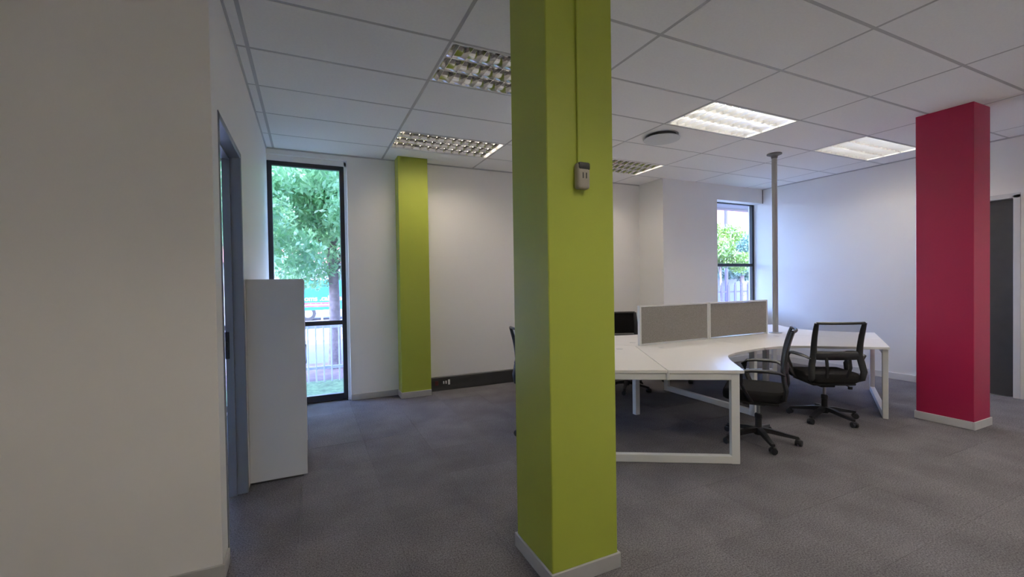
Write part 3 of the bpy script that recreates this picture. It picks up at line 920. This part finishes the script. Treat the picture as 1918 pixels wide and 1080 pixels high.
# ------------------------------------------------------------------ outdoors
GZ = -0.10
def ground(name, x0, x1, y0, y1, z0, z1, material, label):
    bm = new_bm(); box(bm, x0, x1, y0, y1, z0, z1)
    return struct(obj(name, bm, material), label, 'ground')
ground('lawn', -30, 60, 5.9, 7.55, GZ - 0.2, GZ, 'lawn', 'strip of lawn outside the windows')
ground('soil_bed', -30, 60, 7.55, 9.3, GZ - 0.2, GZ - 0.005, 'soil', 'reddish soil around the street tree')
ground('road', -40, 90, 9.3, 13.2, GZ - 0.2, GZ - 0.02, 'road', 'pale road beyond the fence')
ground('kerb', -40, 90, 13.2, 14.3, GZ - 0.2, GZ, 'kerb', 'sandy verge on the far side of the road')
ground('forecourt', -40, 90, 14.3, 70, GZ - 0.2, GZ - 0.01, 'road', 'pale forecourt across the road')

def crown_mesh(name, material, blobs, n, size, parent, droop=0.0, seed=1):
    rng = np.random.default_rng(seed)
    w = np.array([b[3] ** 2 for b in blobs]); w = w / w.sum()
    pick = rng.choice(len(blobs), n, p=w)
    c = np.array([b[:3] for b in blobs])[pick]; r = np.array([b[3] for b in blobs])[pick]
    d = rng.normal(size=(n, 3)); d /= np.linalg.norm(d, axis=1)[:, None]
    rad = r * rng.uniform(0.3, 1.05, n) ** 0.6
    pos = c + d * rad[:, None] * np.array([1, 1, 0.8])
    a = rng.normal(size=(n, 3)); a[:, 2] -= droop; a /= np.linalg.norm(a, axis=1)[:, None]
    b = rng.normal(size=(n, 3)); b -= (a * b).sum(1)[:, None] * a; b /= np.linalg.norm(b, axis=1)[:, None]
    s = size * rng.uniform(0.6, 1.3, n)[:, None]
    v = np.stack([pos - a * s, pos + b * s * 0.38, pos + a * s, pos - b * s * 0.38], 1).reshape(-1, 3)
    me = bpy.data.meshes.new(name)
    me.vertices.add(4 * n); me.vertices.foreach_set('co', v.ravel())
    me.loops.add(4 * n); me.loops.foreach_set('vertex_index', np.arange(4 * n))
    me.polygons.add(n); me.polygons.foreach_set('loop_start', np.arange(0, 4 * n, 4))
    me.update(calc_edges=True)
    me.materials.append(M[material])
    o = bpy.data.objects.new(name, me); C.objects.link(o); o.parent = parent; o['kind'] = 'stuff'
    return o

def tree(label, x, y, h_trunk, r_trunk, blobs, n, size, material, seed, lean=0.0):
    t = thing('tree', label, 'tree', (x, y, GZ))
    bm = new_bm()
    sweep(bm, [(0, 0, -0.05), (0.01, 0, 0.4), (0.02 + lean * 0.3, 0, h_trunk * 0.5), (lean, 0.02, h_trunk)], circ(r_trunk, 12), up_hint=(0, 1, 0), scales=[1.25, 1.05, 0.95, 0.8])
    rng = random.Random(seed)
    for k in range(6):
        b = blobs[rng.randrange(len(blobs))]
        p0 = Vector((lean * 0.8, 0, h_trunk * rng.uniform(0.75, 0.98))); p1 = Vector(b[:3])
        sweep(bm, [p0, (p0 + p1) / 2 + Vector((0, 0, 0.15)), p1], circ(r_trunk * 0.28, 7), up_hint=(0, 1, 0), scales=[1, 0.7, 0.35])
    obj('trunk', bm, 'bark', t, smooth=True)
    crown_mesh('crown', material, blobs, n, size, t, 0.6, seed)
    return t
rng = random.Random(3)
blobs = []
for k in range(64):
    a = rng.uniform(0, 6.283); rr_ = 2.5 * math.sqrt(rng.random()); z = rng.uniform(1.95, 4.0)
    k_ = 1.0 - 0.35 * max(0, (z - 3.2) / 2.0)
    blobs.append((rr_ * k_ * math.cos(a), 0.5 + rr_ * k_ * math.sin(a), z, rng.uniform(0.40, 0.75)))
tree('leafy green street tree filling the tall window', 0.42, 8.6, 2.3, 0.098, blobs, 95000, 0.056, 'leaf', 11)
bl = [(rng.uniform(-0.65, 0.65), rng.uniform(-0.5, 0.5), rng.uniform(2.0, 3.2), rng.uniform(0.3, 0.45)) for k in range(22)]
tree('lime green bushy tree in the small corner window', 12.05, 9.9, 1.9, 0.04, bl, 16000, 0.05, 'leaf_lime', 13)
bl = [(rng.uniform(-1.6, 1.9), rng.uniform(-0.9, 0.9), rng.uniform(1.8, 3.5), rng.uniform(0.45, 0.7)) for k in range(30)]
tree('blue-green feathery tree behind the lime one in the corner window', 17.4, 13.2, 2.2, 0.10, bl, 30000, 0.065, 'leaf_blue', 14)

bm = new_bm(); box(bm, 4.4, 11.0, 5.90, 6.75, 2.97, 3.12); box(bm, 4.4, 11.0, 6.75, 6.80, 2.93, 3.25)
struct(obj('eaves', bm, 'eaves'), 'roof overhang above the corner window', 'eaves')
# palisade fences: each pale a part
def fence(label, x0, x1, y, sp, z1, w, material, rails, spike):
    t = thing('palisade_fence', label, 'fence', (x0, y, GZ))
    bm = new_bm()
    if spike:
        hw = w / 2
        prism(bm, [(-hw, 0.0), (hw, 0.0), (hw, z1 - 0.16), (hw * 0.75, z1 - 0.12), (hw * 1.05, z1 - 0.09), (0.0, z1), (-hw * 1.05, z1 - 0.09), (-hw * 0.75, z1 - 0.12), (-hw, z1 - 0.16)], -0.012, 0.012)
        bmesh.ops.rotate(bm, verts=bm.verts, cent=(0, 0, 0), matrix=Matrix.Rotation(math.radians(90), 3, 'X'))
    else:
        box(bm, -w / 2, w / 2, -0.010, 0.010, 0, z1, bevel=0.003, seg=1)
    p0 = obj('pale', bm, material, t)
    for k in range(1, int((x1 - x0) / sp) + 1):
        inst('pale', p0.data, t, (k * sp, 0, 0))
    for z in rails:
        bm = new_bm(); box(bm, -0.1, x1 - x0 + 0.1, 0.010, 0.045, z - 0.022, z + 0.022); obj('rail', bm, material, t)
fence('pale steel railing fence on the lawn outside the tall window', -3.6, 3.0, 7.45, 0.112, 0.93, 0.022, 'fence', (0.86, 0.22), False)
fence('spiked grey palisade fence outside the corner window', 9.0, 16.0, 9.0, 0.285, 1.41, 0.085, 'fence_dark', (1.13, 0.35), True)

# hoarding across the street
t = thing('signboard', 'turquoise signboard with white lettering and a red band across the road', 'sign', (0.62, 18.0, GZ))
bm = new_bm(); box(bm, -1.35, 1.6, 0, 0.06, 0.58, 1.70, bevel=0.006, seg=1); obj('board', bm, 'sign_blue', t)
bm = new_bm(); box(bm, -1.35, 0.30, -0.008, 0.0, 0.70, 0.86); obj('red_band', bm, 'sign_red', t)
bm = new_bm(); box(bm, 0.38, 1.6, -0.008, 0.0, 0.93, 1.05); obj('white_band', bm, 'letter', t)
for x in (-1.1, -0.15, 0.9, 1.5):
    bm = new_bm(); box(bm, x - 0.03, x + 0.03, 0.06, 0.12, 0.0, 1.6); obj('post', bm, 'fence', t)
def lettering(body, size, x, z, parent):
    cu = bpy.data.curves.new('lettering', 'FONT'); cu.body = body; cu.size = size; cu.extrude = 0.004; cu.align_x = 'CENTER'
    tmp = bpy.data.objects.new('tmp_text', cu); C.objects.link(tmp)
    bpy.context.view_layer.update()
    me = bpy.data.meshes.new_from_object(tmp.evaluated_get(bpy.context.evaluated_depsgraph_get()))
    bpy.data.objects.remove(tmp)
    me.materials.clear(); me.materials.append(M['letter'])
    o = bpy.data.objects.new('lettering', me); C.objects.link(o); o.parent = parent
    o.location = (x, -0.014, z); o.rotation_euler = (math.radians(90), 0, 0)
lettering('clocoms .call', 0.26, -0.5, 0.93, t)
lettering('rent at specialisedtools.co.za', 0.115, -0.52, 0.745, t)

# cars
def car(label, x, y, rz, paint):
    t = thing('car', label, 'car', (x, y, GZ - 0.01), rz, group='parked cars outside')
    prof = [(-2.0, 0.28), (-2.02, 0.62), (-1.85, 0.82), (-1.35, 0.88), (-0.85, 1.32), (0.55, 1.36), (1.10, 0.95), (1.85, 0.84), (2.05, 0.58), (2.03, 0.28)]
    bm = new_bm(); prism(bm, prof, -0.80, 0.80)
    bmesh.ops.rotate(bm, verts=bm.verts, cent=(0, 0, 0), matrix=Matrix.Rotation(math.radians(90), 3, 'X'))
    bmesh.ops.recalc_face_normals(bm, faces=bm.faces)
    bmesh.ops.bevel(bm, geom=list(bm.edges), offset=0.05, segments=2, affect='EDGES')
    obj('body', bm, paint, t, smooth=True)
    for s in (-1, 1):
        for q in ([(-1.2, 0.92), (-0.80, 1.26), (-0.15, 1.28), (-0.15, 0.92)], [(-0.08, 0.92), (-0.08, 1.28), (0.50, 1.29), (0.92, 0.94)]):
            bm = new_bm(); prism(bm, q, -0.006, 0.006)
            bmesh.ops.rotate(bm, verts=bm.verts, cent=(0, 0, 0), matrix=Matrix.Rotation(math.radians(90), 3, 'X'))
            obj('side_window', bm, 'car_glass', t, loc=(0, s * 0.802, 0))
        for xx in (-1.25, 1.3):
            bm = new_bm(); sweep(bm, [(xx, s * 0.62, 0.32), (xx, s * 0.82, 0.32)], circ(0.32, 20)); w_ = obj('wheel', bm, 'tyre', t, smooth=True)
            bm = new_bm(); sweep(bm, [(xx, s * 0.815, 0.32), (xx, s * 0.83, 0.32)], circ(0.19, 16)); obj('hubcap', bm, 'chrome', w_, smooth=True)
car('silver car parked behind the turquoise signboard', 1.2, 21.5, 0.04, 'car_paint')
car('blue car behind the spiked palisade fence', 18.2, 11.6, 0.0, 'car_blue')

# white wall / building with red roof behind the corner window
t = thing('building', 'white building with a red pitched roof across the road', 'building', (31.0, 22.0, GZ))
bm = new_bm(); box(bm, -9, 14, 0, 9, 0, 4.6); obj('wall', bm, 'render_white', t)
bm = new_bm()
prism(bm, [(-0.8, 4.35), (9.8, 4.35), (4.5, 8.0)], -9.6, 14.6)      # (y, z) section along x
for v in bm.verts: v.co = Vector((v.co.z, v.co.x, v.co.y))
obj('roof', bm, 'roof_red', t)
bm = new_bm(); box(bm, -9.7, 14.7, -0.86, -0.80, 4.05, 4.50); obj('fascia', bm, 'fascia_red', t)
for k in range(6):
    bm = new_bm(); box(bm, -7.5 + 3.4 * k, -5.9 + 3.4 * k, -0.03, 0.02, 1.2, 3.0); w_ = obj('window_frame', bm, 'fence', t)
    bm = new_bm(); box(bm, -7.4 + 3.4 * k, -6.0 + 3.4 * k, -0.04, -0.028, 1.3, 2.9); obj('pane', bm, 'car_glass', w_)
bm = new_bm(); box(bm, 0, 14, 0, 0.15, 0, 1.75)
o = obj('boundary_wall', bm, 'render_white', None, loc=(15.2, 14.6, GZ)); tag(o, 'pale boundary wall beyond the corner window fence', 'boundary wall')
bm = new_bm(); sweep(bm, [(0, 0, 0), (0, 0, 6.0)], circ(0.06, 10)); o = obj('lamp_post', bm, 'fence_dark', None, smooth=True, loc=(14.3, 11.5, GZ)); tag(o, 'slim grey street post beyond the palisade fence', 'post')
t = thing('house', 'pale house front far beyond the street tree', 'building', (-2.0, 30.0, GZ))
bm = new_bm(); box(bm, -14, 12, 0, 6, 0, 3.0); obj('wall', bm, 'render_white', t)
bm = new_bm()
prism(bm, [(-0.5, 2.9), (6.5, 2.9), (3.0, 5.0)], -14.5, 12.5)
for v in bm.verts: v.co = Vector((v.co.z, v.co.x, v.co.y))
obj('roof', bm, 'roof_red', t)
for k in range(6):
    bm = new_bm(); box(bm, -12.5 + 4.0 * k, -11.0 + 4.0 * k, -0.04, 0.02, 0.9, 2.2); obj('pane', bm, 'car_glass', t)
